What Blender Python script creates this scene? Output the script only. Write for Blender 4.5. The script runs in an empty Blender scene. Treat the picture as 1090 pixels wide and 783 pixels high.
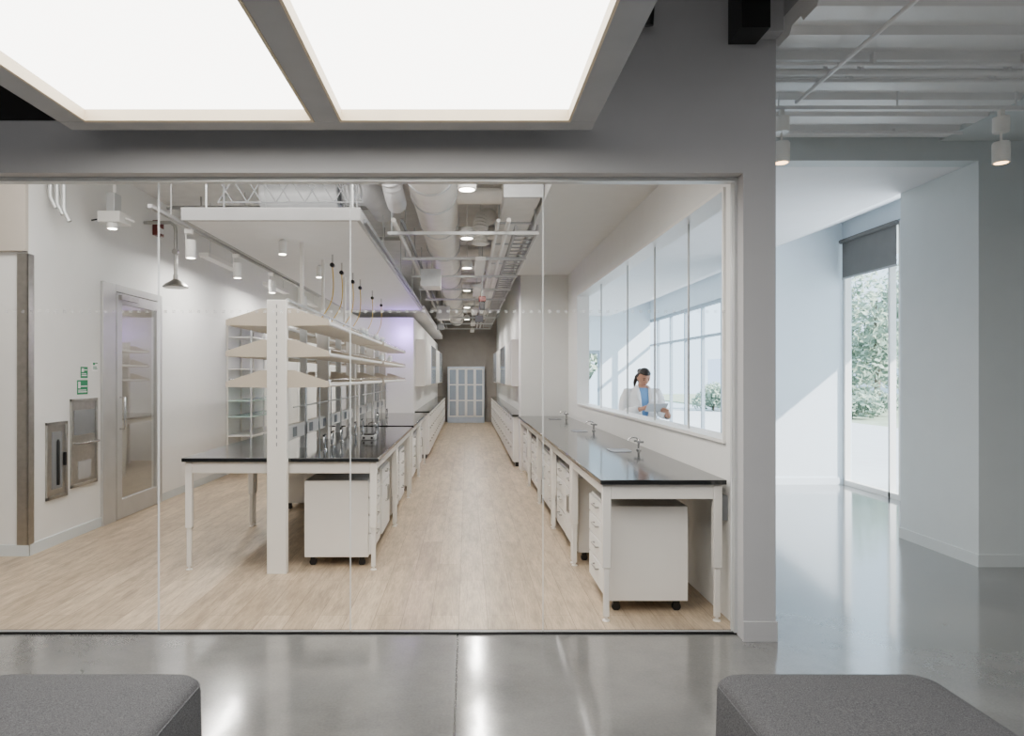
import bpy, bmesh, math, random
from mathutils import Vector, Matrix
random.seed(7)
C = bpy.context.scene.collection
F = 726.7; EYE = 1.55; VX = 497.0; VY = 400.0
R = math.radians
# ------------------------------------------------------------------ materials
def lin(c):
    return tuple((x/12.92 if x <= .04045 else ((x+.055)/1.055)**2.4) for x in c)
def new_mat(name):
    m = bpy.data.materials.new(name); m.use_nodes = True
    return m, m.node_tree, m.node_tree.nodes['Principled BSDF']
def M(name, col, rough=.5, metal=0, var=.05, scale=5, bump=0, bscale=150, emit=0, spec=.5):
    m, nt, b = new_mat(name); N = nt.nodes; L = nt.links
    c = lin(col)
    tc = N.new('ShaderNodeTexCoord'); nz = N.new('ShaderNodeTexNoise'); nz.inputs['Scale'].default_value = scale
    nz.inputs['Detail'].default_value = 4
    L.new(tc.outputs['Object'], nz.inputs['Vector'])
    cr = N.new('ShaderNodeValToRGB')
    cr.color_ramp.elements[0].position = .3; cr.color_ramp.elements[1].position = .7
    cr.color_ramp.elements[0].color = tuple(x*(1-var) for x in c)+(1,)
    cr.color_ramp.elements[1].color = tuple(min(1, x*(1+var)) for x in c)+(1,)
    L.new(nz.outputs['Fac'], cr.inputs['Fac']); L.new(cr.outputs['Color'], b.inputs['Base Color'])
    b.inputs['Roughness'].default_value = rough; b.inputs['Metallic'].default_value = metal
    b.inputs['Specular IOR Level'].default_value = spec
    if bump:
        n2 = N.new('ShaderNodeTexNoise'); n2.inputs['Scale'].default_value = bscale; n2.inputs['Detail'].default_value = 3
        L.new(tc.outputs['Object'], n2.inputs['Vector'])
        bp = N.new('ShaderNodeBump'); bp.inputs['Strength'].default_value = bump; bp.inputs['Distance'].default_value = .01
        L.new(n2.outputs['Fac'], bp.inputs['Height']); L.new(bp.outputs['Normal'], b.inputs['Normal'])
    if emit:
        b.inputs['Emission Color'].default_value = c+(1,); b.inputs['Emission Strength'].default_value = emit
    return m
def glass_mat(name, alpha=.06, col=(1,1,1)):
    m, nt, b = new_mat(name)
    b.inputs['Base Color'].default_value = col+(1,); b.inputs['Metallic'].default_value = 1
    b.inputs['Roughness'].default_value = 0.0; b.inputs['Alpha'].default_value = alpha
    return m
def haze_mat(name, alpha):
    m, nt, b = new_mat(name); b.inputs['Base Color'].default_value = (.9,.92,.93,1); b.inputs['Alpha'].default_value = alpha; return m
def emis(name, col, s):
    m = bpy.data.materials.new(name); m.use_nodes = True; nt = m.node_tree; N = nt.nodes; N.clear()
    e = N.new('ShaderNodeEmission'); e.inputs['Color'].default_value = lin(col)+(1,); e.inputs['Strength'].default_value = s
    o = N.new('ShaderNodeOutputMaterial'); nt.links.new(e.outputs[0], o.inputs['Surface']); return m
def concrete():
    m, nt, b = new_mat('polished concrete'); N = nt.nodes; L = nt.links
    tc = N.new('ShaderNodeTexCoord')
    n1 = N.new('ShaderNodeTexNoise'); n1.inputs['Scale'].default_value = 1.8; n1.inputs['Detail'].default_value = 9; n1.inputs['Roughness'].default_value = .66
    n2 = N.new('ShaderNodeTexNoise'); n2.inputs['Scale'].default_value = 80; n2.inputs['Detail'].default_value = 3
    L.new(tc.outputs['Object'], n1.inputs['Vector']); L.new(tc.outputs['Object'], n2.inputs['Vector'])
    mix = N.new('ShaderNodeMath'); mix.operation = 'MULTIPLY_ADD'; mix.inputs[1].default_value = .35
    L.new(n2.outputs['Fac'], mix.inputs[0]); L.new(n1.outputs['Fac'], mix.inputs[2])
    cr = N.new('ShaderNodeValToRGB'); e = cr.color_ramp.elements
    e[0].position = .42; e[0].color = lin((.375,.375,.375))+(1,); e[1].position = .92; e[1].color = lin((.49,.49,.485))+(1,)
    L.new(mix.outputs[0], cr.inputs['Fac'])
    sp = N.new('ShaderNodeSeparateXYZ'); L.new(tc.outputs['Object'], sp.inputs[0])
    def joint(axis, pos, w):
        a = N.new('ShaderNodeMath'); a.operation = 'SUBTRACT'; L.new(sp.outputs[axis], a.inputs[0]); a.inputs[1].default_value = pos
        ab = N.new('ShaderNodeMath'); ab.operation = 'ABSOLUTE'; L.new(a.outputs[0], ab.inputs[0])
        lt = N.new('ShaderNodeMath'); lt.operation = 'LESS_THAN'; L.new(ab.outputs[0], lt.inputs[0]); lt.inputs[1].default_value = w
        return lt
    j = joint('X', JX, .005); k = joint('X', JX+3.66, .003)
    mxx = N.new('ShaderNodeMath'); mxx.operation = 'MAXIMUM'; L.new(j.outputs[0], mxx.inputs[0]); L.new(k.outputs[0], mxx.inputs[1])
    mc = N.new('ShaderNodeMixRGB'); mc.inputs['Color2'].default_value = (.04,.04,.04,1)
    L.new(mxx.outputs[0], mc.inputs['Fac']); L.new(cr.outputs['Color'], mc.inputs['Color1'])
    L.new(mc.outputs[0], b.inputs['Base Color'])
    r = N.new('ShaderNodeMapRange'); r.inputs['To Min'].default_value = .09; r.inputs['To Max'].default_value = .21
    L.new(n1.outputs['Fac'], r.inputs['Value']); L.new(r.outputs[0], b.inputs['Roughness'])
    b.inputs['Specular IOR Level'].default_value = .8
    b.inputs['Coat Weight'].default_value = .7; b.inputs['Coat Roughness'].default_value = .09
    n3 = N.new('ShaderNodeTexNoise'); n3.inputs['Scale'].default_value = 9; L.new(tc.outputs['Object'], n3.inputs['Vector'])
    bp = N.new('ShaderNodeBump'); bp.inputs['Strength'].default_value = .05; bp.inputs['Distance'].default_value = .01
    L.new(n3.outputs['Fac'], bp.inputs['Height']); L.new(bp.outputs['Normal'], b.inputs['Normal']); L.new(bp.outputs['Normal'], b.inputs['Coat Normal'])
    return m
def wood():
    m, nt, b = new_mat('pale oak planks'); N = nt.nodes; L = nt.links
    tc = N.new('ShaderNodeTexCoord'); mp = N.new('ShaderNodeMapping'); mp.inputs['Rotation'].default_value = (0,0,R(90))
    L.new(tc.outputs['Object'], mp.inputs['Vector'])
    br = N.new('ShaderNodeTexBrick'); br.inputs['Scale'].default_value = 1; br.inputs['Brick Width'].default_value = 1.2
    br.inputs['Row Height'].default_value = .18; br.inputs['Mortar Size'].default_value = .0016; br.offset = .37
    br.inputs['Color1'].default_value = lin((.775,.705,.61))+(1,); br.inputs['Color2'].default_value = lin((.685,.615,.525))+(1,)
    br.inputs['Mortar'].default_value = lin((.50,.44,.37))+(1,)
    L.new(mp.outputs[0], br.inputs['Vector'])
    last = br.outputs['Color']
    for sx,sy,sc,lo,f in ((6.5,1.0,2.2,.58,.8),(32,2.2,3,.66,.7)):
        m2 = N.new('ShaderNodeMapping'); m2.inputs['Scale'].default_value = (sx,sy,1); L.new(tc.outputs['Object'], m2.inputs['Vector'])
        nz = N.new('ShaderNodeTexNoise'); nz.inputs['Scale'].default_value = sc; nz.inputs['Detail'].default_value = 9; nz.inputs['Roughness'].default_value = .70
        L.new(m2.outputs[0], nz.inputs['Vector'])
        cr = N.new('ShaderNodeValToRGB'); e = cr.color_ramp.elements
        e[0].position = .36; e[0].color = (lo,lo*.97,lo*.94,1); e[1].position = .60; e[1].color = (1.08,1.07,1.05,1)
        L.new(nz.outputs['Fac'], cr.inputs['Fac'])
        mx = N.new('ShaderNodeMixRGB'); mx.blend_type = 'MULTIPLY'; mx.inputs['Fac'].default_value = f
        L.new(last, mx.inputs['Color1']); L.new(cr.outputs['Color'], mx.inputs['Color2']); last = mx.outputs[0]
    L.new(last, b.inputs['Base Color']); b.inputs['Roughness'].default_value = .38
    return m
def tweed():
    m, nt, b = new_mat('charcoal tweed'); N = nt.nodes; L = nt.links
    tc = N.new('ShaderNodeTexCoord')
    n1 = N.new('ShaderNodeTexNoise'); n1.inputs['Scale'].default_value = 260; n1.inputs['Detail'].default_value = 5; n1.inputs['Roughness'].default_value = .75
    L.new(tc.outputs['Object'], n1.inputs['Vector'])
    cr = N.new('ShaderNodeValToRGB'); e = cr.color_ramp.elements
    e[0].position = .34; e[0].color = lin((.22,.22,.23))+(1,); e[1].position = .68; e[1].color = lin((.44,.44,.45))+(1,)
    L.new(n1.outputs['Fac'], cr.inputs['Fac']); L.new(cr.outputs['Color'], b.inputs['Base Color'])
    bp = N.new('ShaderNodeBump'); bp.inputs['Strength'].default_value = .5; bp.inputs['Distance'].default_value = .004
    L.new(n1.outputs['Fac'], bp.inputs['Height']); L.new(bp.outputs['Normal'], b.inputs['Normal'])
    b.inputs['Roughness'].default_value = .95; b.inputs['Specular IOR Level'].default_value = .15
    return m
JX = -.055
m_conc = concrete(); m_wood = wood(); m_fab = tweed()
m_grey = M('grey wall paint', (.70,.70,.71), .6, var=.015)
m_greyL = M('pale green grey wall paint', (.82,.845,.85), .6, var=.015)
m_white = M('white wall paint', (.90,.90,.89), .6, var=.012)
m_panel = M('bright white panel', (.93,.93,.925), .45, var=.01)
m_blueW = M('cool white passage paint', (.87,.91,.94), .6, var=.012)
m_beige = M('beige wall panel', (.74,.71,.67), .5, var=.02)
m_ceil = M('white ceiling paint', (.92,.92,.925), .7, var=.015)
m_dark = M('black void paint', (.07,.07,.075), .8)
m_dceil = M('dark grey ceiling paint', (.42,.425,.43), .8)
m_deck = M('white painted steel deck', (.91,.91,.91), .4, var=.03)
m_black = M('black plastic', (.06,.06,.065), .4)
m_chrome = M('chrome', (.78,.78,.78), .18, 1)
m_steel = M('brushed stainless steel', (.70,.695,.68), .32, 1, var=.08, scale=20)
m_alu = M('satin aluminium', (.80,.81,.81), .35, .4)
m_silver = M('silver door frame', (.74,.74,.735), .35, .4)
m_frame = M('grey anodised frame', (.66,.66,.66), .45, .1)
m_mull = M('pale grey mullion', (.62,.67,.71), .45, .1)
m_box = M('mid grey enamel', (.50,.51,.52), .5)
m_lframe = M('light fixture grey frame', (.62,.635,.66), .5)
m_cream = M('cream metal lip', (.86,.80,.70), .5)
m_lab = M('warm white powder coat', (.90,.885,.86), .35, var=.015)
m_lab2 = M('white powder coat drawer', (.93,.925,.91), .35, var=.015)
m_gus = M('warm tan shelf end plate', (.75,.705,.64), .45, var=.015)
m_epoxy = M('black epoxy resin', (.07,.078,.08), .10, spec=.9)
m_duct = M('galvanised duct', (.80,.81,.82), .4, .25, var=.08, scale=9)
m_ductw = M('white painted duct', (.93,.92,.90), .45)
m_flex = M('silver flexible duct', (.82,.82,.83), .4, .3, var=.1)
m_yel = M('yellow hose', (.82,.68,.28), .45)
m_red = M('red enamel', (.40,.13,.11), .4)
m_green = M('green sign', (.05,.52,.33), .5)
m_signw = M('white sign print', (.93,.93,.93), .5)
m_shade = M('grey roller shade fabric', (.45,.44,.43), .8)
m_doorgl = glass_mat('door glass', .22, (.9,.95,.95))
m_fr = haze_mat('frosted dots', .16)
m_edge = haze_mat('polished glass edge', .6)
m_cabgl = M('cabinet glass', (.60,.65,.71), .1, spec=.8)
m_green_sh = M('pale green glass shelf', (.74,.85,.82), .15)
m_diff = emis('luminous diffuser', (1.0,.985,.955), 8)
m_lamp = emis('lamp lens', (1.0,.97,.9), 25)
m_lampw = emis('warm lamp lens', (1.0,.80,.58), 8)
m_grass = M('lawn grass', (.62,.67,.58), .9, var=.2, scale=3)
m_pave = M('pale paving', (.76,.78,.79), .8)
m_leaf = M('tree leaves', (.60,.67,.60), .7, var=.3, scale=8)
m_bark = M('tree bark', (.46,.42,.38), .9, var=.3)
m_skin = M('skin', (.78,.58,.48), .5, var=.03)
m_hair = M('dark brown hair', (.12,.085,.07), .5, var=.3, scale=60)
m_coat = M('white lab coat cotton', (.95,.955,.965), .85)
m_shirt = M('light blue scrub top', (.46,.65,.86), .8)
m_trou = M('navy trousers', (.13,.17,.27), .85)
m_eye = M('dark eye', (.08,.05,.04), .2)
m_lip = M('lips', (.66,.36,.33), .4)
m_screen = M('pale tablet screen', (.95,.965,.98), .5)
m_tcase = M('white tablet case', (.90,.91,.93), .4)
# ------------------------------------------------------------------ mesh builder
def wl(o):
    v = Vector((0,0,0))
    while o is not None: v = v + Vector(o.location); o = o.parent
    return v
class MB:
    def __init__(s): s.b = bmesh.new()
    def box(s, x0,y0,z0,x1,y1,z1):
        vs = [s.b.verts.new((x,y,z)) for z in (z0,z1) for y in (y0,y1) for x in (x0,x1)]
        for f in ((0,2,3,1),(4,5,7,6),(0,1,5,4),(2,6,7,3),(0,4,6,2),(1,3,7,5)): s.b.faces.new([vs[i] for i in f])
        return s
    def obox(s, c, u, v, n, a, b, h):
        c = Vector(c); vs = []
        for k in (-1,1):
            for j in (-1,1):
                for i in (-1,1): vs.append(s.b.verts.new(c+Vector(u)*a*i+Vector(v)*b*j+Vector(n)*h*k))
        for f in ((0,2,3,1),(4,5,7,6),(0,1,5,4),(2,6,7,3),(0,4,6,2),(1,3,7,5)): s.b.faces.new([vs[i] for i in f])
        return s
    def tube(s, pts, r, n=12, caps=True):
        pts = [Vector(p) for p in pts]; k = len(pts); rr = r if isinstance(r,(list,tuple)) else [r]*k
        ref = None; rings = []
        for i,p in enumerate(pts):
            t = (pts[min(i+1,k-1)]-pts[max(i-1,0)]).normalized()
            if ref is None:
                ref = Vector((0,0,1)) if abs(t.z) < .9 else Vector((1,0,0))
            u = (ref - t*ref.dot(t))
            if u.length < 1e-5: u = t.orthogonal()
            u.normalize(); w = t.cross(u); ref = u
            rings.append([s.b.verts.new(p+(u*math.cos(2*math.pi*a/n)+w*math.sin(2*math.pi*a/n))*rr[i]) for a in range(n)])
        for i in range(k-1):
            for a in range(n):
                s.b.faces.new((rings[i][a],rings[i][(a+1)%n],rings[i+1][(a+1)%n],rings[i+1][a]))
        if caps: s.b.faces.new(rings[0][::-1]); s.b.faces.new(rings[-1])
        return s
    def cyl(s, p0, p1, r, r2=None, n=20): return s.tube([p0,p1], [r, r if r2 is None else r2], n)
    def lathe(s, c, prof, n=24):
        rings = []
        for (r,z) in prof: rings.append([s.b.verts.new((c[0]+r*math.cos(2*math.pi*a/n), c[1]+r*math.sin(2*math.pi*a/n), c[2]+z)) for a in range(n)])
        for i in range(len(prof)-1):
            for a in range(n): s.b.faces.new((rings[i][a],rings[i][(a+1)%n],rings[i+1][(a+1)%n],rings[i+1][a]))
        s.b.faces.new(rings[0][::-1]); s.b.faces.new(rings[-1]); return s
    def ell(s, c, rx, ry, rz, u=20, v=12, fn=None, keep=None):
        c = Vector(c); rings = []
        top = Vector((0,0,rz)); bot = Vector((0,0,-rz))
        f = fn or (lambda p: p+c)
        vt = s.b.verts.new(f(top)); vb = s.b.verts.new(f(bot))
        for i in range(1,v):
            th = math.pi*i/v
            rings.append([(Vector((rx*math.sin(th)*math.cos(2*math.pi*a/u), ry*math.sin(th)*math.sin(2*math.pi*a/u), rz*math.cos(th)))) for a in range(u)])
        vr = [[s.b.verts.new(f(p)) for p in r] for r in rings]
        def ok(*ps): return keep is None or all(keep(p) for p in ps)
        for a in range(u):
            if ok(top, rings[0][a]): s.b.faces.new((vt,vr[0][a],vr[0][(a+1)%u]))
            if ok(bot, rings[-1][a]): s.b.faces.new((vb,vr[-1][(a+1)%u],vr[-1][a]))
            for i in range(v-2):
                if ok(rings[i][a], rings[i+1][a], rings[i][(a+1)%u]):
                    s.b.faces.new((vr[i][a],vr[i+1][a],vr[i+1][(a+1)%u],vr[i][(a+1)%u]))
        loose = [q for q in s.b.verts if not q.link_faces]
        for q in loose: s.b.verts.remove(q)
        return s
    def loft(s, rings, caps=True, closed=True):
        vr = [[s.b.verts.new(p) for p in r] for r in rings]; n = len(vr[0])
        for i in range(len(vr)-1):
            for a in range(n if closed else n-1):
                s.b.faces.new((vr[i][a],vr[i][(a+1)%n],vr[i+1][(a+1)%n],vr[i+1][a]))
        if caps and closed: s.b.faces.new(vr[0][::-1]); s.b.faces.new(vr[-1])
        return s
    def prism(s, poly, d):
        d = Vector(d); a = [s.b.verts.new(p) for p in poly]; b = [s.b.verts.new(Vector(p)+d) for p in poly]; n = len(a)
        s.b.faces.new(a[::-1]); s.b.faces.new(b)
        for i in range(n): s.b.faces.new((a[i],a[(i+1)%n],b[(i+1)%n],b[i]))
        return s
    def build(s, name, mat, parent=None, bevel=0, smooth=True, seg=2, recalc=True):
        if recalc: bmesh.ops.recalc_face_normals(s.b, faces=s.b.faces)
        me = bpy.data.meshes.new(name)
        if parent is None:
            xs=[v.co.x for v in s.b.verts]; ys=[v.co.y for v in s.b.verts]; zs=[v.co.z for v in s.b.verts]
            loc = Vector(((min(xs)+max(xs))/2,(min(ys)+max(ys))/2,min(zs)))
        else: loc = wl(parent)
        for v in s.b.verts: v.co -= loc
        s.b.to_mesh(me); s.b.free()
        me.materials.append(mat)
        if smooth: me.shade_smooth(); me.set_sharp_from_angle(angle=R(38))
        o = bpy.data.objects.new(name, me); C.objects.link(o)
        if parent is None: o.location = loc
        else: o.parent = parent
        if bevel:
            md = o.modifiers.new('bevel','BEVEL'); md.width = bevel; md.segments = seg; md.limit_method = 'ANGLE'; md.angle_limit = R(40)
        return o
def thing(name, label, cat, loc=(0,0,0), group=None):
    o = bpy.data.objects.new(name, None); C.objects.link(o); o.location = loc; o.empty_display_size = .1
    o['label'] = label; o['category'] = cat
    if group: o['group'] = group
    return o
def tag(o, label, cat, group=None):
    o['label'] = label; o['category'] = cat
    if group: o['group'] = group
    return o
def struct(o, label=None, cat=None):
    o['kind'] = 'structure'
    if label: o['label'] = label
    if cat: o['category'] = cat
    return o
def dup(root, loc, rotz=0, label=None):
    r = root.copy(); C.objects.link(r); r.location = loc; r.rotation_euler = (0,0,rotz)
    if label: r['label'] = label
    for ch in list(root.children):
        c = ch.copy(); C.objects.link(c); c.parent = r
        for g in ch.children:
            d = g.copy(); C.objects.link(d); d.parent = c
    return r
def B(*a): return MB().box(*a)
# ------------------------------------------------------------------ setting
def S(name, mb, mat, label, cat, bevel=0): return struct(mb.build(name, mat, bevel=bevel), label, cat)
GY = 4.12
fl = MB(); fl.box(-6,-4,-.1,5.5,24,0)
o = fl.build('floor', m_conc); struct(o, 'polished grey concrete floor of the lobby and the passage', 'floor')
for nd in m_conc.node_tree.nodes:
    if nd.type == 'MATH' and nd.operation == 'SUBTRACT': nd.inputs[1].default_value -= o.location.x
S('floor_laboratory', B(-5,GY+.02,.0,1.66,23,.004), m_wood, 'pale oak plank floor inside the laboratory', 'floor')
w = MB(); w.box(-6,4.0,2.74,1.81,4.2,4.3); w.box(1.62,4.0,0,1.81,4.2,2.74); w.box(-6,4.0,0,-4.2,4.2,2.74)
S('wall_front', w, m_grey, 'grey painted wall framing the glass front of the laboratory', 'wall')
S('baseboard_front', B(1.615,3.985,0,1.815,3.9995,.115), m_grey, 'low grey skirting at the foot of the grey pillar', 'baseboard')
S('trim_1', B(-6,3.985,3.045,-.3,3.999,4.2), m_dark, 'black void strip on the wall above the header, left of the luminous panels', 'trim')
S('trim_2', B(-4.2,4.09,2.715,1.62,4.15,2.74), m_alu, 'slim pale metal channel along the top of the glass front', 'trim')
S('trim_3', B(-4.2,4.095,0,1.62,4.145,.012), m_black, 'slim black channel along the bottom of the glass front', 'trim')
S('trim_4', B(1.602,4.09,.012,1.62,4.15,2.715), m_alu, 'slim metal channel up the right jamb of the glass front', 'trim')
S('trim_5', MB().box(1.53,3.8,3.49,1.69,3.998,4.2), m_black, 'black steel beam end at the top of the grey wall', 'trim')
S('trim_9', MB().box(1.69,3.9,3.52,1.81,3.998,4.2), m_grey, 'small grey bulkhead beside the black beam end', 'trim')
S('wall_sun_block', B(1.81,-4,3.6,1.9,5.55,4.3), m_grey, 'added grey blocker stopping the sun leak above the ribbed deck', 'wall')  # added to block sun leaking through the gap over the deck
xs = [-4.18,-3.02,-1.86,-.703,.459,1.60]
names = ['leftmost frameless glass panel of the laboratory front, mostly beyond the frame','frameless glass panel in front of the left wall and door','frameless glass panel before the white shelf column','frameless glass panel before the centre aisle','rightmost frameless glass panel before the right bench']
for i in range(5):
    a = xs[i]+.002; b = xs[i+1]-.002; e=.0016
    g = MB(); g.box(a,GY-.006,.012,a+e,GY+.006,2.716); g.box(b-e,GY-.006,.012,b,GY+.006,2.716)
    g.box(a+e,GY-.006,.012,b-e,GY+.006,.012+e); g.box(a+e,GY-.006,2.716-e,b-e,GY+.006,2.716)
    g = struct(g.build('window_%d'%(i+1), m_edge, smooth=False), names[i], 'glass panel')
    d = MB(); k = int((b-a)/.05)
    for j in range(k):
        x = a+.03+j*.05; d.box(x,GY-.0005,1.93,x+.018,GY+.0005,1.948)
    d.build('dot_band', m_fr, g, smooth=False)
S('wall_rear', B(-6,-4.1,0,5.5,-4,4.3), m_grey, 'grey lobby wall behind the camera', 'wall')
S('wall_lobby_left', B(-6.1,-4,0,-6,4.2,4.3), m_grey, 'grey lobby wall out of frame on the left', 'wall')
S('wall_lobby_right', B(5.5,-4,0,5.6,5.55,4.3), m_greyL, 'lobby wall out of frame on the right', 'wall')
S('ceiling', B(-6,-4,4.2,1.81,4.0,4.3), m_dceil, 'dark lobby ceiling above the luminous panels', 'ceiling')
S('ceiling_lobby_right', B(3.84,-4,3.46,5.5,5.55,3.6), m_greyL, 'flat pale ceiling at the far right of the lobby', 'ceiling')
dk = MB(); dk.box(1.81,-4,3.50,3.84,5.55,3.6)
y = 2.0
while y < 5.5:
    dk.prism([(1.81,y,3.50),(1.81,y+.03,3.462),(1.81,y+.17,3.462),(1.81,y+.20,3.50)], (2.03,0,0)); y += .30
S('ceiling_deck', dk, m_deck, 'white ribbed steel deck ceiling over the right of the lobby', 'ceiling')
w = MB(); w.box(1.81,5.55,3.30,4.16,5.72,3.60); w.box(4.16,5.55,0,5.6,6.55,3.8)
S('wall_right_block', w, m_greyL, 'pale wall return and header at the mouth of the daylit passage', 'wall')
bb = MB(); bb.box(4.148,5.538,0,5.5,5.55,.1); bb.box(4.148,5.55,0,4.16,6.56,.1)
S('baseboard_right', bb, m_greyL, 'pale skirting around the wall return on the right', 'baseboard')
S('ceiling_passage', B(1.81,5.72,3.30,4.16,24,3.4), m_ceil, 'white ceiling of the daylit passage', 'ceiling')
sl = MB(); sl.prism([(4.16,6.5,3.30),(5.5,6.5,3.79),(5.5,6.5,3.9),(4.16,6.5,3.4)], (0,17.5,0))
S('ceiling_passage_slope', sl, m_ceil, 'sloping white ceiling beside the passage window', 'ceiling')
w = MB(); w.box(5.37,6.55,0,5.5,8.46,3.85); w.box(5.37,8.46,3.5,5.5,9.76,3.85); w.box(3.95,9.76,0,5.5,10.6,3.85)
w.box(5.37,10.6,3.2,5.5,24,3.85); w.box(5.37,10.6,0,5.5,12,3.2); w.box(5.37,21.8,0,5.5,24,3.2)
S('wall_passage', w, m_blueW, 'white passage wall around the tall window', 'wall')
S('baseboard_passage', B(3.95,9.745,0,5.37,9.76,.1), m_blueW, 'pale skirting at the foot of the sunlit passage wall', 'baseboard')
wn = MB()
for (y0,y1) in ((8.463,8.51),(8.68,8.72),(9.71,9.757)): wn.box(5.38,y0,.0,5.46,y1,3.49)
wn.box(5.38,8.51,0.001,5.46,9.71,.07); wn.box(5.38,8.51,3.44,5.46,9.71,3.49)
struct(wn.build('window_6', m_lab2), 'tall white framed window at the end of the passage opening', 'window')
sh = thing('roller_shade', 'grey roller shade drawn part way down the tall passage window', 'shade', (5.33,9.1,2.9))
B(5.345,8.50,2.94,5.352,9.72,3.46).build('shade_cloth', m_shade, sh)
MB().cyl((5.335,8.48,3.46),(5.335,9.74,3.46),.03).build('roller', m_shade, sh)
B(5.34,8.50,2.92,5.357,9.72,2.945).build('hem_bar', m_frame, sh)
fw = MB(); yy = 12.03
while yy <= 21.85: fw.box(5.39,yy-.035,0,5.46,yy+.035,3.19); yy += 1.22
fw.box(5.391,12.01,0.001,5.459,21.79,.1); fw.box(5.391,12.01,2.42,5.459,21.79,2.48); fw.box(5.391,12.01,3.12,5.459,21.79,3.195)
struct(fw.build('window_7', m_mull), 'long storefront glazing far along the passage behind the person', 'window')
ew = MB(); ew.box(1.81,20,0,2.9,20.2,3.3); ew.box(3.9,20,0,5.37,20.2,3.8); ew.box(2.9,20,2.3,3.9,20.2,3.8)
S('wall_passage_end', ew, m_blueW, 'white end wall of the passage with a glazed doorway', 'wall')
dr = MB()
for x in (2.9,3.38,3.84): dr.box(x,20.02,0,x+.06,20.1,2.29)
dr.box(2.96,20.021,2.2,3.84,20.099,2.289); dr.box(2.96,20.021,0.001,3.84,20.099,.15)
struct(dr.build('door_2', m_mull), 'grey framed glazed double door at the passage end', 'door')
Y0=4.387; Y1=10.2; Z0=1.13; Z1=2.75
w = MB(); w.box(1.66,4.2,0,1.81,11.17,Z0); w.box(1.66,4.2,Z1,1.81,11.17,3.8); w.box(1.66,4.2,Z0,1.81,Y0,Z1); w.box(1.66,Y1,Z0,1.81,11.17,Z1)
w.box(1.66,11.17,0,1.81,24,3.8)
S('wall_right', w, m_white, 'white laboratory wall on the right with a long window', 'wall')
fr = MB(); fr.box(1.642,Y0-.012,Z0-.012,1.828,Y1+.012,Z0+.012); fr.box(1.642,Y0-.012,Z1-.012,1.828,Y1+.012,Z1+.012)
fr.box(1.643,Y0-.011,Z0+.012,1.827,Y0+.012,Z1-.012); fr.box(1.643,Y1-.012,Z0+.012,1.827,Y1+.011,Z1-.012)
o = struct(fr.build('window_8', m_lab2), 'long white framed interior window above the right bench', 'window')
js = [F*1.735/(733-VX), F*1.735/(697-VX), F*1.735/(668-VX), F*1.735/(640-VX)]
for q in js: B(1.728,q-.007,Z0+.012,1.742,q+.007,Z1-.012).build('pane_joint', m_alu, o)
S('ceiling_soffit', B(.73,4.2,3.2,1.66,11.17,3.35), m_white, 'white dropped soffit along the right side of the laboratory', 'ceiling')
S('wall_step', MB().box(.88,11.17,0,1.66,11.6,3.7).box(1.0,11.6,0,1.66,23,3.7), m_white, 'white wall return where the laboratory aisle narrows', 'wall')
w = MB(); w.box(-3.87,5.87,0,-3.77,7.02,3.8); w.box(-3.87,8.38,0,-3.77,23,3.8); w.box(-3.87,7.02,2.53,-3.77,8.38,3.8); w.box(-5,5.87,0,-3.87,6.0,3.8)
S('wall_left', w, m_white, 'white laboratory wall on the left with the glazed door', 'wall')
w = MB(); w.box(-5.3,6.8,0,-5.2,8.7,2.9); w.box(-5.2,6.7,0,-3.871,6.8,2.9); w.box(-5.2,8.6,0,-3.871,8.7,2.9); w.box(-5.2,6.8,2.7,-3.871,8.6,2.9)
S('wall_store', w, m_beige, 'walls of the small store room behind the glazed door', 'wall')
S('floor_store', B(-5.2,6.8,-.05,-3.77,8.6,.003), m_conc, 'floor of the small store room behind the glazed door', 'floor')
S('wall_left_end', B(-5.1,4.2,0,-5,6.0,3.8), m_beige, 'beige laboratory wall out of frame on the left', 'wall')
S('trim_6', B(-5,5.83,2.62,-3.77,5.87,3.7), m_beige, 'beige panel in the upper left corner of the laboratory', 'trim')
bb = MB(); bb.box(-3.77,5.86,0,-3.757,7.02,.1); bb.box(-3.77,8.38,0,-3.757,15,.1); bb.box(-5,5.857,0,-3.757,5.87,.1)
S('baseboard_left', bb, m_greyL, 'pale skirting along the left laboratory wall', 'baseboard')
S('trim_7', MB().box(-3.86,5.855,.1,-3.766,5.872,2.6).box(-3.772,5.855,.1,-3.758,5.93,2.6), m_steel, 'stainless steel corner guard on the left wall', 'trim')
S('wall_panel_left', B(-3.768,8.40,.101,-3.756,10.62,2.42), m_panel, 'broad plain white wall panel beside the glazed door', 'wall panel', bevel=.003)
S('wall_back', B(-5,23,0,1.81,23.1,3.8), M('back wall taupe paint',(.60,.575,.545),.6), 'taupe end wall of the long laboratory aisle', 'wall')
S('wall_left_aisle_end', B(-3.77,15.2,0,-2.4,15.3,3.8), m_white, 'white wall closing the left side aisle', 'wall')
pw = MB(); pw.box(-2.4,12.5,0,-.98,12.62,2.62); pw.box(-1.06,12.62,0,-.98,22.9,2.62); pw.box(-2.4,12.62,0,-2.3,15.2,2.62)
S('wall_partition', pw, m_white, 'white partition behind the bench island', 'wall')
S('ceiling_laboratory', B(-5,4.2,3.7,1.66,23,3.8), M('white exposed slab',(.90,.90,.895),.8), 'exposed white ceiling slab of the laboratory', 'ceiling')
d = MB(); d.box(-3.80,7.02,0,-3.74,7.28,2.53); d.box(-3.80,8.32,0,-3.74,8.38,2.53); d.box(-3.80,7.28,2.45,-3.74,8.32,2.53)
door = struct(d.build('door_1', m_silver, bevel=.004), 'silver metal framed glazed door in the left laboratory wall', 'door')
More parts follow.
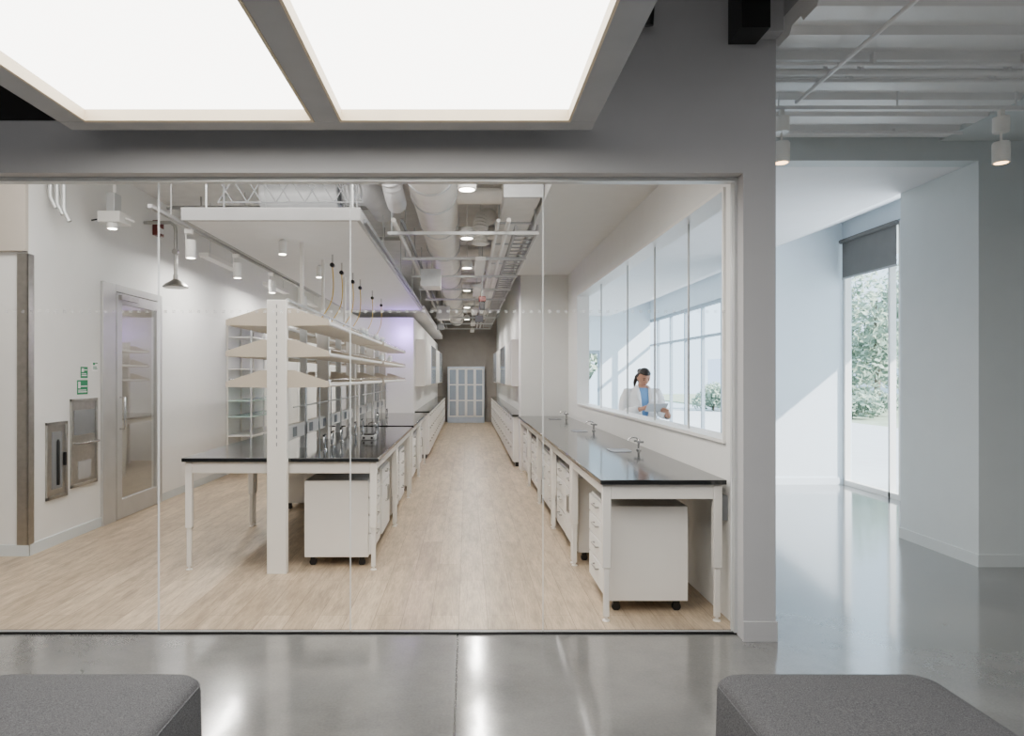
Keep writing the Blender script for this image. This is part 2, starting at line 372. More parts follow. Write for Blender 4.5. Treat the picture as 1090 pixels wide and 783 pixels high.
d = MB(); d.box(-3.775,7.29,.01,-3.735,7.40,2.44); d.box(-3.775,8.22,.01,-3.735,8.31,2.44); d.box(-3.775,7.40,.01,-3.735,8.22,.22); d.box(-3.775,7.40,2.33,-3.735,8.22,2.44)
lf = d.build('door_leaf', m_silver, door, bevel=.003)
B(-3.76,7.40,.22,-3.752,8.22,2.33).build('glass_pane', m_doorgl, lf)
MB().tube([(-3.735,7.35,.98),(-3.68,7.35,.98),(-3.68,7.35,1.32),(-3.735,7.35,1.32)],.012).build('door_handle', m_chrome, lf)
MB().box(-3.76,7.32,2.37,-3.70,7.7,2.42).build('door_closer', m_steel, lf)
t=thing('wire_shelf_rack','pale wire shelving seen through the glazed door on the left','shelving rack',(-4.9,7.7,0))
for yy in (6.95,8.45):
    for x in (-5.12,-4.72): MB().cyl((x,yy,0.003),(x,yy,2.2),.014,n=10).build('post',m_lab2,t)
for z in (.35,.75,1.15,1.5,1.85,2.15): B(-5.14,6.93,z,-4.70,8.47,z+.03).build('shelf',m_lab2,t)

# ------------------------------------------------------------------ luminous ceiling light
lc = thing('luminous_ceiling_light', 'large grey framed luminous ceiling light with two glowing white panels', 'ceiling light', (-.74,2.4,2.90))
zf=2.90; fo=MB()
fo.box(-2.17,1.0,zf,.686,1.12,zf+.14); fo.box(-2.17,3.63,zf,.686,3.75,zf+.14)
fo.box(-2.17,1.12,zf,-2.03,3.63,zf+.14); fo.box(.55,1.12,zf,.686,3.63,zf+.14); fo.box(-.81,1.12,zf-.0,-.675,3.63,zf+.14)
fo.build('frame', m_lframe, lc, bevel=.003)
for (a,b) in ((-2.03,-.81),(-.675,.55)):
    l = MB(); e=.001
    l.box(a+e,1.12+e,zf-.003,a+.014,3.63-e,zf+.056); l.box(b-.014,1.12+e,zf-.003,b-e,3.63-e,zf+.056); l.box(a+.014,3.60,zf-.003,b-.014,3.63-e,zf+.056); l.box(a+.014,1.12+e,zf-.003,b-.014,1.138,zf+.056)
    l.build('inner_lip', m_cream, lc)
    B(a+.002,1.122,zf+.057,b-.002,3.628,zf+.066).build('diffuser', m_diff, lc, smooth=False)
    B(a+.002,1.122,zf+.12,b-.002,3.628,zf+.13).build('backing', m_frame, lc)
for x in (-2.1,.62):
    for yy in (1.06,3.69): MB().cyl((x,yy,zf+.14),(x,yy,4.2),.008,n=8).build('hanger_rod', m_frame, lc)
sp = thing('track_spotlight', 'small black spotlight fixed high on the grey wall right of the luminous panels', 'spotlight', (1.03,3.9,3.62))
MB().cyl((1.03,3.9,3.55),(1.03,3.86,3.70),.035).build('lamp_head', m_black, sp)
MB().cyl((1.03,3.88,3.63),(1.03,4.0,3.66),.012).build('bracket', m_black, sp)

# ------------------------------------------------------------------ lobby right ceiling gear
def tagged(mb, name, mat, label, cat, group=None, bevel=0): return tag(mb.build(name, mat, bevel=bevel), label, cat, group)
for i,(yy,z,r,lb) in enumerate([(4.05,3.40,.012,'thin white conduit nearest the camera under the ribbed deck'),(4.18,3.41,.02,'thick white conduit, nearer of the pair under the ribbed deck'),(4.30,3.41,.014,'slim white conduit just behind the thick one under the deck'),(5.28,3.43,.013,'farthest thin white conduit under the ribbed deck')]):
    m = MB(); m.cyl((1.82,yy,z),(3.83,yy,z),r,n=12)
    for x in (2.4,3.3): m.box(x,yy-.02,z,x+.02,yy+.02,3.463)
    tagged(m,'ceiling_conduit',m_deck,lb,'conduit','conduits under the ribbed deck')
m = MB(); m.box(2.0,4.585,3.34,3.9,4.62,3.365)
for x in (2.1,2.9,3.7): m.cyl((x,4.60,3.365),(x,4.60,3.465),.006,n=8)
tagged(m,'lighting_track',m_deck,'white lighting track crossing the lobby ceiling on the right','track')
m = MB(); m.cyl((2.21,2.6,3.41),(2.21,4.58,3.385),.013)
m.box(2.2,3.0,3.4,2.22,3.02,3.47); m.box(2.2,4.2,3.4,2.22,4.22,3.47)
tagged(m,'sprinkler_pipe',m_deck,'thin white pipe running diagonally across the view of the deck','pipe')
def drum(name,label,x,y,ztop):
    t = thing(name,label,'track light',(x,y,2.985),'white cylinder track lights in the lobby')
    MB().lathe((x,y,2.985),[(.048,0),(.052,.0),(.052,.13),(.045,.14),(.02,.142)]).build('lamp_body', m_lab2, t)
    MB().lathe((x,y,2.983),[(.040,0),(.040,.006)]).build('lens', m_lampw, t)
    MB().box(x-.005,y-.005,3.12,x+.005,y+.005,3.20).build('stem', m_lab2, t)
    MB().lathe((x,y,3.19),[(.045,0),(.05,.01),(.05,.10),(.02,.11)]).build('driver_can', m_lab2, t)
    MB().box(x-.015,y-.015,3.295,x+.015,y+.015,3.342).build('track_adapter', m_lab2, t)
    return t
drum('track_light','white cylinder track light beside the grey pillar',2.12,4.6,3.34)
drum('track_light','white cylinder track light at the far right edge',3.6,4.6,3.34)

# ------------------------------------------------------------------ ottomans
def rr(cx,cy,hx,hy,r,z,n=8):
    pts=[]
    for (sx,sy,a0) in ((1,1,0),(-1,1,90),(-1,-1,180),(1,-1,270)):
        for k in range(n+1):
            a=R(a0+90*k/n); pts.append((cx+sx*(hx-r)+r*math.cos(a)*sx*sx, cy+sy*(hy-r)+r*math.sin(a), z))
    return pts
def ottoman(label, cx, cy):
    t = thing('ottoman', label, 'ottoman', (cx,cy,0), 'charcoal ottomans in the lobby')
    h=.405; m=MB(); rings=[]; U=.03
    for (z,i,r) in ((.05,.012,.06),(.06,0,.065),(.20,-.003,.068),(.36+U,0,.07),(.388+U,.006,.07),(.405+U,.02,.07),(.416+U,.042,.065),(.421+U,.075,.06),(.428+U,.16,.05),(.433+U,.26,.04),(.434+U,.36,.02)):
        rings.append(rr(cx,cy,h-i,h-i,r,z))
    m.loft(rings); m.build('upholstery', m_fab, t)
    s=MB(); p=[Vector(q) for q in rr(cx,cy,h-.004,h-.004,.07,.378+U)]; p.append(p[0]); s.tube(p,.004,n=6,caps=False); s.build('seam', m_fab, t)
    B(cx-.34,cy-.34,0,cx+.34,cy+.34,.05).build('plinth', m_black, t)
ottoman('charcoal square ottoman in the lower left corner', -1.385, 2.165)
ottoman('charcoal square ottoman in the lower right corner', 1.325, 2.165)

# ------------------------------------------------------------------ lab benches
def bench(label, x0,x1,y0,y1, group):
    cx=(x0+x1)/2; cy=(y0+y1)/2
    t = thing('lab_bench', label, 'bench', (cx,cy,0), group)
    for x,sx in ((x0+.035,1),(x1-.035,-1)):
        for yy in (y0+.03,y1-.03):
            m=MB(); m.box(x-.027,yy-.022,.34,x+.027,yy+.022,.865)
            m.box(x-.018,yy-.015,.03,x+.018,yy+.015,.34)
            m.cyl((x,yy,0),(x,yy,.012),.024,n=14); m.cyl((x,yy,.012),(x,yy,.04),.009,n=10)
            m.build('leg', m_lab, t, bevel=.004)
    for yy in (y0+.012,y1-.04): B(x0+.062,yy,.775,x1-.062,yy+.028,.868).build('rail', m_lab, t, bevel=.004)
    for x in (x0+.012,x1-.04): B(x,y0+.055,.80,x+.028,y1-.055,.868).build('rail', m_lab, t, bevel=.004)
    return t
gR='right wall lab benches'; X0r=.845; X1r=1.615
names_o=['nearest the glass','second from the glass','third from the glass','fourth from the glass','fifth and farthest from the glass']
ys0=4.285; L=1.34; b0=None
for i in range(5):
    lb='white steel bench frame along the right wall, '+names_o[i]
    if i==0: b0=bench(lb,X0r,X1r,ys0,ys0+L-.02,gR)
    else: dup(b0,(b0.location.x,b0.location.y+L*i,0),0,lb)
ytop=ys0+5*L
tagged(B(X0r-.01,ys0-.02,.87,X1r+.01,ytop+.13,.9),'worktop',m_epoxy,'long glossy black worktop along the right wall','worktop',bevel=.003)
iX0=-2.25; iX1=-.71
bench('white steel bench frame of the island, nearest the glass',iX0,iX1,5.42,7.05,'island lab benches')
bench('white steel bench frame of the island, second from the glass',iX0,iX1,7.07,8.70,'island lab benches')
bench('white steel bench frame of the island, third from the glass',iX0,iX1,8.98,10.5,'island lab benches')
bench('white steel bench frame of the island, farthest from the glass',iX0,iX1,10.52,12.0,'island lab benches')
tagged(B(iX0-.01,5.40,.87,iX1+.01,8.715,.9),'worktop',m_epoxy,'glossy black island worktop around the tall white column','worktop',bevel=.003)
tagged(B(iX0-.01,8.965,.87,iX1+.01,12.02,.9),'worktop',m_epoxy,'glossy black worktop of the rear half of the island','worktop',bevel=.003)
def casters(t,dx,dy):
    for sx in (-1,1):
        for sy in (-1,1):
            x=sx*(dx/2-.06); y=sy*(dy/2-.06)
            m=MB(); m.cyl((x,y-.012,.028),(x,y+.012,.028),.028,n=16); m.box(x-.02,y-.016,.045,x+.02,y+.016,.082); m.build('caster', m_black, t)
def handle(mb,x,y,z,w): mb.tube([(x,y-w/2,z),(x-.022,y-w/2,z),(x-.022,y+w/2,z),(x,y+w/2,z)],.006,n=8)
def cabinet(kind,dx,dy):
    t = thing('mobile_cabinet','x','cabinet',(0,0,0))
    B(-dx/2,-dy/2,.08,dx/2,dy/2,.70).build('body', m_lab, t, bevel=.004)
    xf=-dx/2
    if kind=='drawers':
        zs=[.095,.27,.42,.56,.692]
        for i in range(4):
            dr=B(xf-.02,-dy/2+.010,zs[i]+.006,xf-.001,dy/2-.010,zs[i+1]-.006).build('drawer', m_lab2, t, bevel=.003)
            h=MB(); handle(h,xf-.02,0,zs[i+1]-.045,.15); h.build('handle', m_steel, dr)
    else:
        dr=B(xf-.02,-dy/2+.010,.562,xf-.001,dy/2-.010,.688).build('drawer', m_lab2, t, bevel=.003)
        h=MB(); handle(h,xf-.02,0,.645,.15); h.build('handle', m_steel, dr)
        for s in (-1,1):
            y0,y1=(-dy/2+.010,-.004) if s<0 else (.004,dy/2-.010)
            dd=B(xf-.02,y0,.095,xf-.001,y1,.550).build('door', m_lab2, t, bevel=.003)
            h=MB(); h.tube([(xf-.02,s*.035,.36),(xf-.042,s*.035,.36),(xf-.042,s*.035,.5),(xf-.02,s*.035,.5)],.006,n=8); h.build('handle', m_steel, dd)
    casters(t,dx,dy)
    return t
pd=cabinet('drawers',.52,.60); pk=cabinet('doors',.52,.60)
useD=[pd,True]; useK=[pk,True]
def put(pr,x,y,rz,label,group):
    if pr[1]: o=pr[0]; o.location=(x,y,0); o.rotation_euler=(0,0,rz); o['label']=label; pr[1]=False
    else: o=dup(pr[0],(x,y,0),rz,label)
    o['group']=group
gr='cabinets under the right bench'; rx=1.185
seq=[(4.76,'D'),(5.98,'K'),(6.582,'D'),(7.32,'D'),(7.922,'K'),(8.66,'D'),(9.262,'D'),(10.0,'K'),(10.602,'D')]
on=['first','second','third','fourth','fifth','sixth','seventh','eighth','ninth']
for i,(y,k) in enumerate(seq):
    put(useD if k=='D' else useK, rx, y, 0, ('white four drawer cabinet' if k=='D' else 'white two door cabinet')+' under the right bench, %s from the glass'%on[i], gr)
gl='cabinets under the aisle side of the island'
for i,(y,k) in enumerate([(5.84,'D'),(6.58,'K'),(7.5,'D'),(8.2,'D'),(9.4,'K'),(10.08,'D'),(10.94,'D'),(11.6,'K')]):
    put(useD if k=='D' else useK, -1.06, y, math.pi, ('white four drawer cabinet' if k=='D' else 'white two door cabinet')+' on island aisle side, %s from the glass'%on[i], gl)
put(useK,-1.86,8.2,0,'white two door cabinet under the left side of the island','cabinets under the left side of the island')
put(useD,-1.86,9.6,0,'white four drawer cabinet under the left rear of the island','cabinets under the left side of the island')
tagged(B(-1.52,7.14,.0,-1.46,8.62,.76),'centre_panel',M('grey panel',(.62,.61,.59),.6),'grey service panel standing under the middle of the island','panel')
def base_run(label,x0,x1,y0,y1,face,group):
    t=thing('base_cabinet',label,'cabinet',((x0+x1)/2,(y0+y1)/2,0),group)
    B(x0,y0,.08,x1,y1,.86).build('body', m_lab, t, bevel=.004)
    B(x0+.03,y0+.02,.0,x1-.03,y1-.02,.08).build('plinth', m_black, t)
    n=3; wd=(y1-y0)/n; xf=x0 if face<0 else x1
    for i in range(n):
        a=y0+i*wd+.012; b=a+wd-.024
        for (z0,z1,nm) in ((.09,.36,'drawer'),(.372,.61,'drawer'),(.622,.85,'drawer')):
            dd=B(min(xf,xf+face*.018),a,z0,max(xf,xf+face*.018),b,z1).build(nm,m_lab2,t,bevel=.003)
            MB().tube([(xf+face*.018,(a+b)/2-.08,z1-.05),(xf+face*.04,(a+b)/2-.08,z1-.05),(xf+face*.04,(a+b)/2+.08,z1-.05),(xf+face*.018,(a+b)/2+.08,z1-.05)],.006,n=6).build('handle',m_steel,dd)
for i in range(5):
    y0=12.8+i*1.9
    base_run('white base cabinet on the left of the far aisle, %s from the island'%on[i],-.975,-.73,y0,y0+1.85,1,'base cabinets on the left of the far aisle')
    y0=11.65+i*2.1
    base_run('white base cabinet on the right of the far aisle, %s from the glass'%on[i],.80,.995,y0,y0+2.0,-1,'base cabinets on the right of the far aisle')
tagged(B(-.98+.005,12.75,.86,-.70,22.3,.89),'worktop',m_epoxy,'narrow black worktop on the left side of the far aisle','worktop')
tagged(B(.77,11.62,.86,.995,22.1,.89),'worktop',m_epoxy,'narrow black worktop on the right side of the far aisle','worktop')
for i in range(4):
    y0=13.0+i*2.3
    for s,x0,x1,side in ((1,-.978,-.80,'left'),(-1,.86,.998,'right')):
        t=thing('wall_cabinet','white wall cabinet on the %s of the far aisle, %s from the glass'%(side,on[i]),'cabinet',((x0+x1)/2,y0+1,1.4),'wall cabinets in the far aisle')
        B(x0,y0,1.35,x1,y0+2.0,2.25).build('body',m_lab,t,bevel=.004)
        xf=x1 if s>0 else x0
        for k in range(2):
            B(min(xf,xf+s*.016),y0+.01+k,1.37,max(xf,xf+s*.016),y0+.99+k,2.23).build('door',m_cabgl if i%2 else m_lab2,t)
t=thing('glass_door_cabinet','pale cabinet with gridded glass doors at the end of the long aisle','cabinet',(-.03,22.7,0))
m=MB(); m.box(-.64,22.55,0,.58,22.98,.2); m.box(-.64,22.55,1.8,.58,22.98,1.86); m.box(-.64,22.9,.2,.58,22.98,1.8)
for x in (-.64,.55): m.box(x,22.55,.2,x+.03,22.9,1.8)
m.build('body',M('blue grey cabinet',(.72,.76,.82),.4),t)
for k in range(4):
    x=-.61+k*.29
    dd=MB(); dd.box(x+.003,22.53,.2,x+.04,22.548,1.8); dd.box(x+.25,22.53,.2,x+.287,22.548,1.8)
    for z in (.2,.72,1.24,1.76): dd.box(x+.04,22.53,z,x+.25,22.548,z+.04)
    dd=dd.build('door',m_lab2,t); B(x+.04,22.538,.24,x+.25,22.542,1.76).build('glass_pane',m_cabgl,dd)

# ------------------------------------------------------------------ island shelving
def shelf_unit(label, ya, yb, front_floor):
    cx=-1.487; t=thing('reagent_shelf_unit',label,'shelving unit',(cx,(ya+yb)/2,0),'island shelving units')
    ym=(ya+yb)/2
    for k,yy in enumerate((ya,ym,yb)):
        w=.078 if k==0 else .06
        z0=0 if k in (0,2) else .9
        m=MB(); m.box(cx-w,yy-.03,z0,cx+w,yy+.03,2.146)
        u_=m.build('upright', m_lab, t, bevel=.006)
        if k==0:
            s_=MB()
            for z in [1.0+.06*j for j in range(19)]: s_.box(cx-.004,yy-.0315,z,cx+.004,yy-.0295,z+.03)
            s_.build('slot_strip', m_box, u_)
    for q in (.25,.75):
        yy=ya+(yb-ya)*q; B(cx-.03,yy-.02,.9,cx+.03,yy+.02,2.05).build('upright', m_alu, t)
    B(cx-.04,ya+.03,2.05,cx+.04,yb-.03,2.13).build('top_rail', m_lab, t, bevel=.004)
    B(cx-.03,ya+.03,1.02,cx+.03,yb-.03,1.14).build('service_rail', m_lab, t, bevel=.004)
    for z in (1.47,1.71,1.955):
        for s in (-1,1):
            x0=cx+s*.08; x1=cx+s*.405
            sf=B(min(x0,x1),ya+.035,z,max(x0,x1),yb-.035,z+.022).build('shelf', m_lab2, t, bevel=.003)
            B(min(x0,x1)+.012,ya+.05,z-.008,max(x0,x1)-.012,yb-.05,z-.0005).build('under_tray', m_gus, sf)
            for yy in (ya,ym,yb):
                q=yy-.012
                MB().prism([(x0,q,z+.125),(x0+s*.05,q,z+.125),(x1,q,z+.035),(x1,q,z-.006),(x0,q,z-.012)],(0,.024,0)).build('end_plate', m_gus, t)
            m=MB(); m.cyl((x1-s*.01,ya+.04,z+.05),(x1-s*.01,yb-.04,z+.05),.004,n=8)
            for yy in (ya+.06,ym,yb-.06): m.cyl((x1-s*.01,yy,z+.02),(x1-s*.01,yy,z+.05),.004,n=6)
            m.build('guard_rod', m_chrome, t)
    k=0; yy=ya+.5
    while yy<yb-.3:
        MB().cyl((cx+.10,yy,.9),(cx+.10,yy,1.46),.007,n=8).build('support_rod', m_chrome, t)
        yy+=.55; k+=1
    m=MB(); m.cyl((cx+.10,ya+.1,1.30),(cx+.10,yb-.1,1.30),.007,n=8); m.cyl((cx+.05,ya+.1,2.16),(cx+.05,yb-.1,2.16),.012,n=8); m.build('utility_pipe',m_alu,t)
    m=MB()
    for s in (-1,1):
        for k in range(5):
            yy=ya+.35+k*.6
            if yy<yb-.15: m.box(cx+s*.03,yy,1.04,cx+s*.036,yy+.12,1.12)
    m.build('socket_plate', m_box, t)
shelf_unit('white island shelving unit behind the tall white column nearest the glass',5.365,8.75,True)
shelf_unit('white island shelving unit at the rear half of the island',8.93,12.06,False)
m_jar = M('clear grey plastic', (.80,.83,.84), .2)
jr=None
for i,(x,yy,z) in enumerate(((-1.25,8.15,1.978),(-1.24,8.35,1.978),(-1.25,9.4,1.978),(-1.24,9.9,1.733),(-1.25,10.1,1.978),(-1.24,11.0,1.733))):
    lb='small clear jar with pale lid on the aisle side shelves, %s from the glass'%on[i]
    if jr is None:
        jr=thing('storage_jar',lb,'jar',(0,0,0),'clear jars on the island shelves')
        MB().lathe((0,0,0),[(.035,0),(.04,.01),(.04,.10),(.03,.12)],16).build('vessel',m_jar,jr); MB().lathe((0,0,.12),[(.032,0),(.032,.025)],16).build('lid',m_lab2,jr); o=jr
    else: o=dup(jr,(0,0,0),0,lb)
    o.location=(x,yy,z)
def turret(name='gas_turret'):
    t=thing(name,'x','tap',(0,0,0),'service taps on the island')
    MB().lathe((0,0,0),[(.022,0),(.022,.01),(.010,.02),(.009,.09),(.015,.10),(.015,.135),(.006,.14)],16).build('column',m_chrome,t)
    for s in (-1,1):
        MB().tube([(0,0,.12),(s*.03,0,.12),(s*.045,0,.10),(s*.055,0,.07)],[.006,.006,.005,.004],8).build('nozzle',m_chrome,t)
        MB().box(s*.03-.014,-.008,.13,s*.03+.014,.008,.142).build('lever',m_black,t)
    return t
t0=turret(); n=0
for i,yy in enumerate((5.95,6.3,6.75,7.25,7.6,8.1,9.5,10.6)):
    lb='chrome service tap with black levers on the island, %s from the glass'%on[i]
    o=t0 if i==0 else dup(t0,(0,0,0),0,lb)
    o['label']=lb; o.location=(-1.24,yy,.9); o.rotation_euler=(0,0,R(90))
def faucet(label,x,y,first=None):
    if first: return dup(first,(x,y,.9),0,label)
    t=thing('lab_faucet',label,'faucet',(0,0,0),'lab faucets on the right bench')
    MB().lathe((0,0,0),[(.022,0),(.022,.010),(.011,.016),(.010,.06),(.015,.07),(.015,.09),(.008,.10)],18).build('base',m_chrome,t)
    pts=[(0,0,.09),(-.02,0,.110),(-.05,0,.116),(-.08,0,.108),(-.095,0,.085)]
    MB().tube(pts,.0065,10).build('spout',m_chrome,t)
    for s in (-1,1):
        h=MB(); h.cyl((0,0,.078),(0,s*.055,.078),.007,n=10); h.build('valve',m_chrome,t)
        MB().box(-.028,s*.055-.007,.07,.028,s*.055+.007,.086).build('lever',m_box,t)
    t.location=(x,y,.9); return t
f1=faucet('chrome two lever lab faucet on the right bench, nearest the glass',1.50,5.96)
faucet('chrome two lever lab faucet on the right bench, second from the glass',1.50,8.07,f1)
faucet('chrome two lever lab faucet on the right bench, farthest from the glass',1.50,10.3,f1)
for i,yy in enumerate((5.96,8.07,10.3)):
    m=MB(); m.loft([rr(1.33,yy,.09,.13,.05,.9005),rr(1.33,yy,.09,.13,.05,.904),rr(1.33,yy,.075,.115,.045,.904),rr(1.33,yy,.07,.11,.045,.9015)])
    tagged(m,'cup_sink',m_box,'small drop-in cup sink on the right bench, %s from the glass'%['nearest','second','farthest'][i],'sink','sinks on the right bench')
f4=dup(f1,(-1.05,7.9,.9),0,'chrome two lever faucet on the island worktop'); f4['group']='lab faucets on the island'
t=thing('hot_plate','small grey hot plate with a black top on the island worktop','hot plate',(-1.0,7.0,.9))
B(-1.07,6.9,.9,-.93,7.06,.95).build('body',m_frame,t,bevel=.008); MB().lathe((-1.0,6.98,.95),[(.06,0),(.06,.012)],24).build('plate',m_black,t)
for s in (-1,1): MB().cyl((-1.0+s*.04,6.9,.925),(-1.0+s*.04,6.885,.925),.012,n=14).build('knob',m_black,t)
t=thing('power_outlet_box','grey surface power box on the wall at the end of the right bench','outlet',(1.64,4.42,.6))
B(1.60,4.34,.63,1.66,4.46,.79).build('box',m_box,t,bevel=.004); B(1.594,4.36,.66,1.60,4.44,.76).build('cover',m_alu,t)

# ------------------------------------------------------------------ left wall items
def wallbox(name,label,cat,y0,y1,z0,z1,doorm):
    t=thing(name,label,cat,(-3.76,(y0+y1)/2,z0))
    X=-3.77
    m=MB(); m.box(X,y0,z0,X+.02,y1,z0+.03); m.box(X,y0,z1-.03,X+.02,y1,z1); m.box(X,y0,z0,X+.02,y0+.03,z1); m.box(X,y1-.03,z0,X+.02,y1,z1)
    m.build('frame',m_steel,t,bevel=.002); B(X,y0+.03,z0+.03,X+.010,y1-.03,z1-.03).build('door',doorm,t)
    return t,X
t,X=wallbox('eyewash_station','recessed stainless steel eyewash station on the left wall','eyewash station',6.48,6.94,.48,1.33,m_steel)
B(X+.01,6.53,.98,X+.014,6.89,1.22).build('upper_panel',m_box,t); MB().tube([(X+.012,6.53,.9),(X+.06,6.53,.9),(X+.06,6.89,.9),(X+.012,6.89,.9)],.01).build('pull_handle',m_chrome,t)
B(X+.01,6.60,.55,X+.016,6.82,.72).build('drain_panel',m_frame,t)
t,X=wallbox('extinguisher_cabinet','dark glazed fire extinguisher cabinet with steel frame on the left wall','cabinet',6.10,6.42,.43,1.13,m_steel)
B(X+.01,6.36,.72,X+.03,6.38,.84).build('handle',m_black,t)
B(X+.01,6.18,.52,X+.013,6.34,1.04).build('window_strip',m_box,t)
MB().lathe((X+.03,6.25,.55),[(.001,0),(.013,.005),(.013,.40),(.006,.42)],14).build('lock_bar',m_black,t)
for i,(y0,y1,z0,z1,lb) in enumerate([(6.66,6.78,1.53,1.64,'upper green and white safety sign on the left wall'),(6.60,6.78,1.37,1.51,'lower green and white safety sign above the eyewash station'),(6.86,6.97,1.60,1.70,'small white safety sign right of the green signs')]):
    t=thing('safety_sign',lb,'sign',(-3.765,(y0+y1)/2,z0),'safety signs on the left wall')
    B(-3.77,y0,z0,-3.765,y1,z1).build('plate',m_green if i<2 else m_signw,t)
    m=MB(); m.box(-3.765,y0+.012,z0+.06,-3.7635,y0+.05,z1-.015); m.box(-3.765,y0+.058,z0+.075,-3.7635,y1-.012,z0+.085); m.box(-3.765,y0+.012,z0+.02,-3.7635,y1-.02,z0+.03); m.box(-3.765,y0+.012,z0+.038,-3.7635,y1-.03,z0+.046)
    m.build('pictogram',m_signw if i<2 else m_green,t)
t=thing('emergency_shower','stainless emergency shower head hanging by the left wall','shower',(-3.4,7.97,2.58))
MB().tube([(-3.77,7.97,3.34),(-3.46,7.97,3.34),(-3.41,7.97,3.30),(-3.4,7.97,3.24),(-3.4,7.97,2.72)],.02).build('pipe',m_steel,t)
MB().lathe((-3.4,7.97,2.58),[(.14,0),(.145,.012),(.12,.04),(.05,.085),(.028,.10),(.028,.15)],28).build('shower_head',m_steel,t)
MB().cyl((-3.4,7.94,3.0),(-3.4,8.0,3.0),.035,n=14).build('valve',m_steel,t)
t=thing('fire_alarm_strobe','dark red fire alarm strobe high on the left wall beside the shower pipe','alarm',(-3.75,8.25,3.3))
B(-3.77,8.18,3.24,-3.70,8.34,3.42).build('housing',m_red,t,bevel=.006); B(-3.70,8.22,3.27,-3.685,8.30,3.33).build('lens',m_signw,t)
t=thing('ceiling_projector','boxy white projector with one glowing lamp hanging in the upper left of the laboratory','projector',(-3.5,6.8,3.0))
B(-3.62,6.68,3.06,-3.40,6.92,3.17).build('housing',m_lab2,t,bevel=.01)
B(-3.55,6.72,3.17,-3.47,6.86,3.36).build('mount_block',m_alu,t,bevel=.006)
MB().cyl((-3.51,6.8,3.36),(-3.51,6.8,3.702),.018).build('stem',m_lab2,t)
MB().tube([(-3.62,6.8,3.12),(-3.74,6.8,3.10)],.008).build('side_arm',m_black,t); MB().tube([(-3.40,6.8,3.12),(-3.30,6.78,3.08)],.010).build('side_arm',m_lab2,t)
h=MB().lathe((-3.49,6.72,3.0),[(.045,0),(.05,.004),(.05,.055),(.03,.06)],22).build('lamp_head',m_lab2,t)
MB().lathe((-3.49,6.72,2.996),[(.04,0),(.04,.005)],20).build('lens',m_lamp,h)
m=MB()
for k,(x,yy) in enumerate(((-3.72,6.1),(-3.66,6.1),(-3.6,6.1))): m.tube([(x,yy,3.702),(x,yy,3.15-.06*k),(x+.05,yy,3.05-.06*k)],.02)
tagged(m,'conduit_bundle',m_alu,'three short grey conduits dropping beside the beige upper panel','conduit')
m=MB(); m.box(-2.62,5.6,2.93,-2.585,12,2.96)
for yy in (6,8,10,11.8): m.cyl((-2.6,yy,2.96),(-2.6,yy,3.7),.006,n=8)
tagged(m,'lighting_track',m_frame,'grey lighting track above the left laboratory aisle','track')
def head(label,x,y):
    t=thing('track_light',label,'track light',(x,y,2.66),'white track lights above the left aisle')
    MB().lathe((x,y,2.66),[(.042,0),(.048,0),(.048,.16),(.04,.17)],20).build('lamp_body',m_lab2,t)
    MB().lathe((x,y,2.658),[(.036,0),(.036,.005)],18).build('lens',m_lamp,t)
    MB().box(x-.05,y-.008,2.80,x-.04,y+.008,2.90).build('arm',m_lab2,t)
    MB().box(x-.05,y-.03,2.89,x+.015,y+.03,2.93).build('track_adapter',m_lab2,t)
for i,yy in enumerate((6.43,7.74,9.12,10.9)): head('white cylinder track light above the left aisle, %s from the glass'%on[i],-2.6,yy)

# ------------------------------------------------------------------ suspended cloud
t=thing('suspended_ceiling_panel','long white suspended ceiling panel above the island','ceiling panel',(-1.51,8.8,2.75))
B(-2.17,5.28,2.75,-.85,12.4,2.80).build('panel',m_ceil,t)
m=MB(); m.box(-2.2,5.25,2.745,-.82,5.28,2.845); m.box(-2.2,12.4,2.745,-.82,12.43,2.845); m.box(-2.2,5.28,2.745,-2.17,12.4,2.845); m.box(-.85,5.28,2.745,-.82,12.4,2.845)
m.build('edge_frame',m_frame,t,bevel=.003)
for x in (-2.23,-.815): B(x,5.4,2.76,x+.025,12.3,2.79).build('side_channel',m_box,t)
m=MB()
for x in (-2.1,-.92):
    for yy in (5.5,7.5,9.5,11.5): m.cyl((x,yy,2.8),(x,yy,3.7),.007,n=8)
m.build('hanger_rods',m_alu,t)
t=thing('suspended_ceiling_panel','white suspended ceiling panel above the far left side of the aisle','ceiling panel',(-1.4,17.5,2.75))
B(-2.2,12.8,2.75,-.80,22.3,2.87).build('panel',m_ceil,t)
m=MB()
for x in (-2.1,-.92):
    for yy in (13.5,17.5,21.5): m.cyl((x,yy,2.87),(x,yy,3.7),.007,n=8)
m.build('hanger_rods',m_alu,t)
for i,(x,yy,mm,lb) in enumerate([(-1.62,6.0,m_lab2,'white cylindrical drop lamp under the suspended panel, nearest the glass'),(-1.60,7.4,m_lab2,'white cylindrical drop lamp under the suspended panel, second from the glass')]):
    t=thing('drop_lamp',lb,'lamp',(x,yy,2.6),'drop lamps under the suspended panel')
    MB().lathe((x,yy,2.62),[(.035,0),(.035,.11),(.01,.13)],18).build('lamp_body',mm,t); MB().lathe((x,yy,2.615),[(.03,0),(.03,.004)],16).build('lens',m_lamp,t)
for i,(x,yy) in enumerate(((-1.487,6.15),(-1.487,7.06),(-1.487,8.3))):
    tagged(MB().cyl((x,yy,2.13),(x,yy,2.752),.018,n=14),'service_pole',m_lab,'white service pole above the island shelving, %s from the glass'%on[i],'pole','service poles above the island')
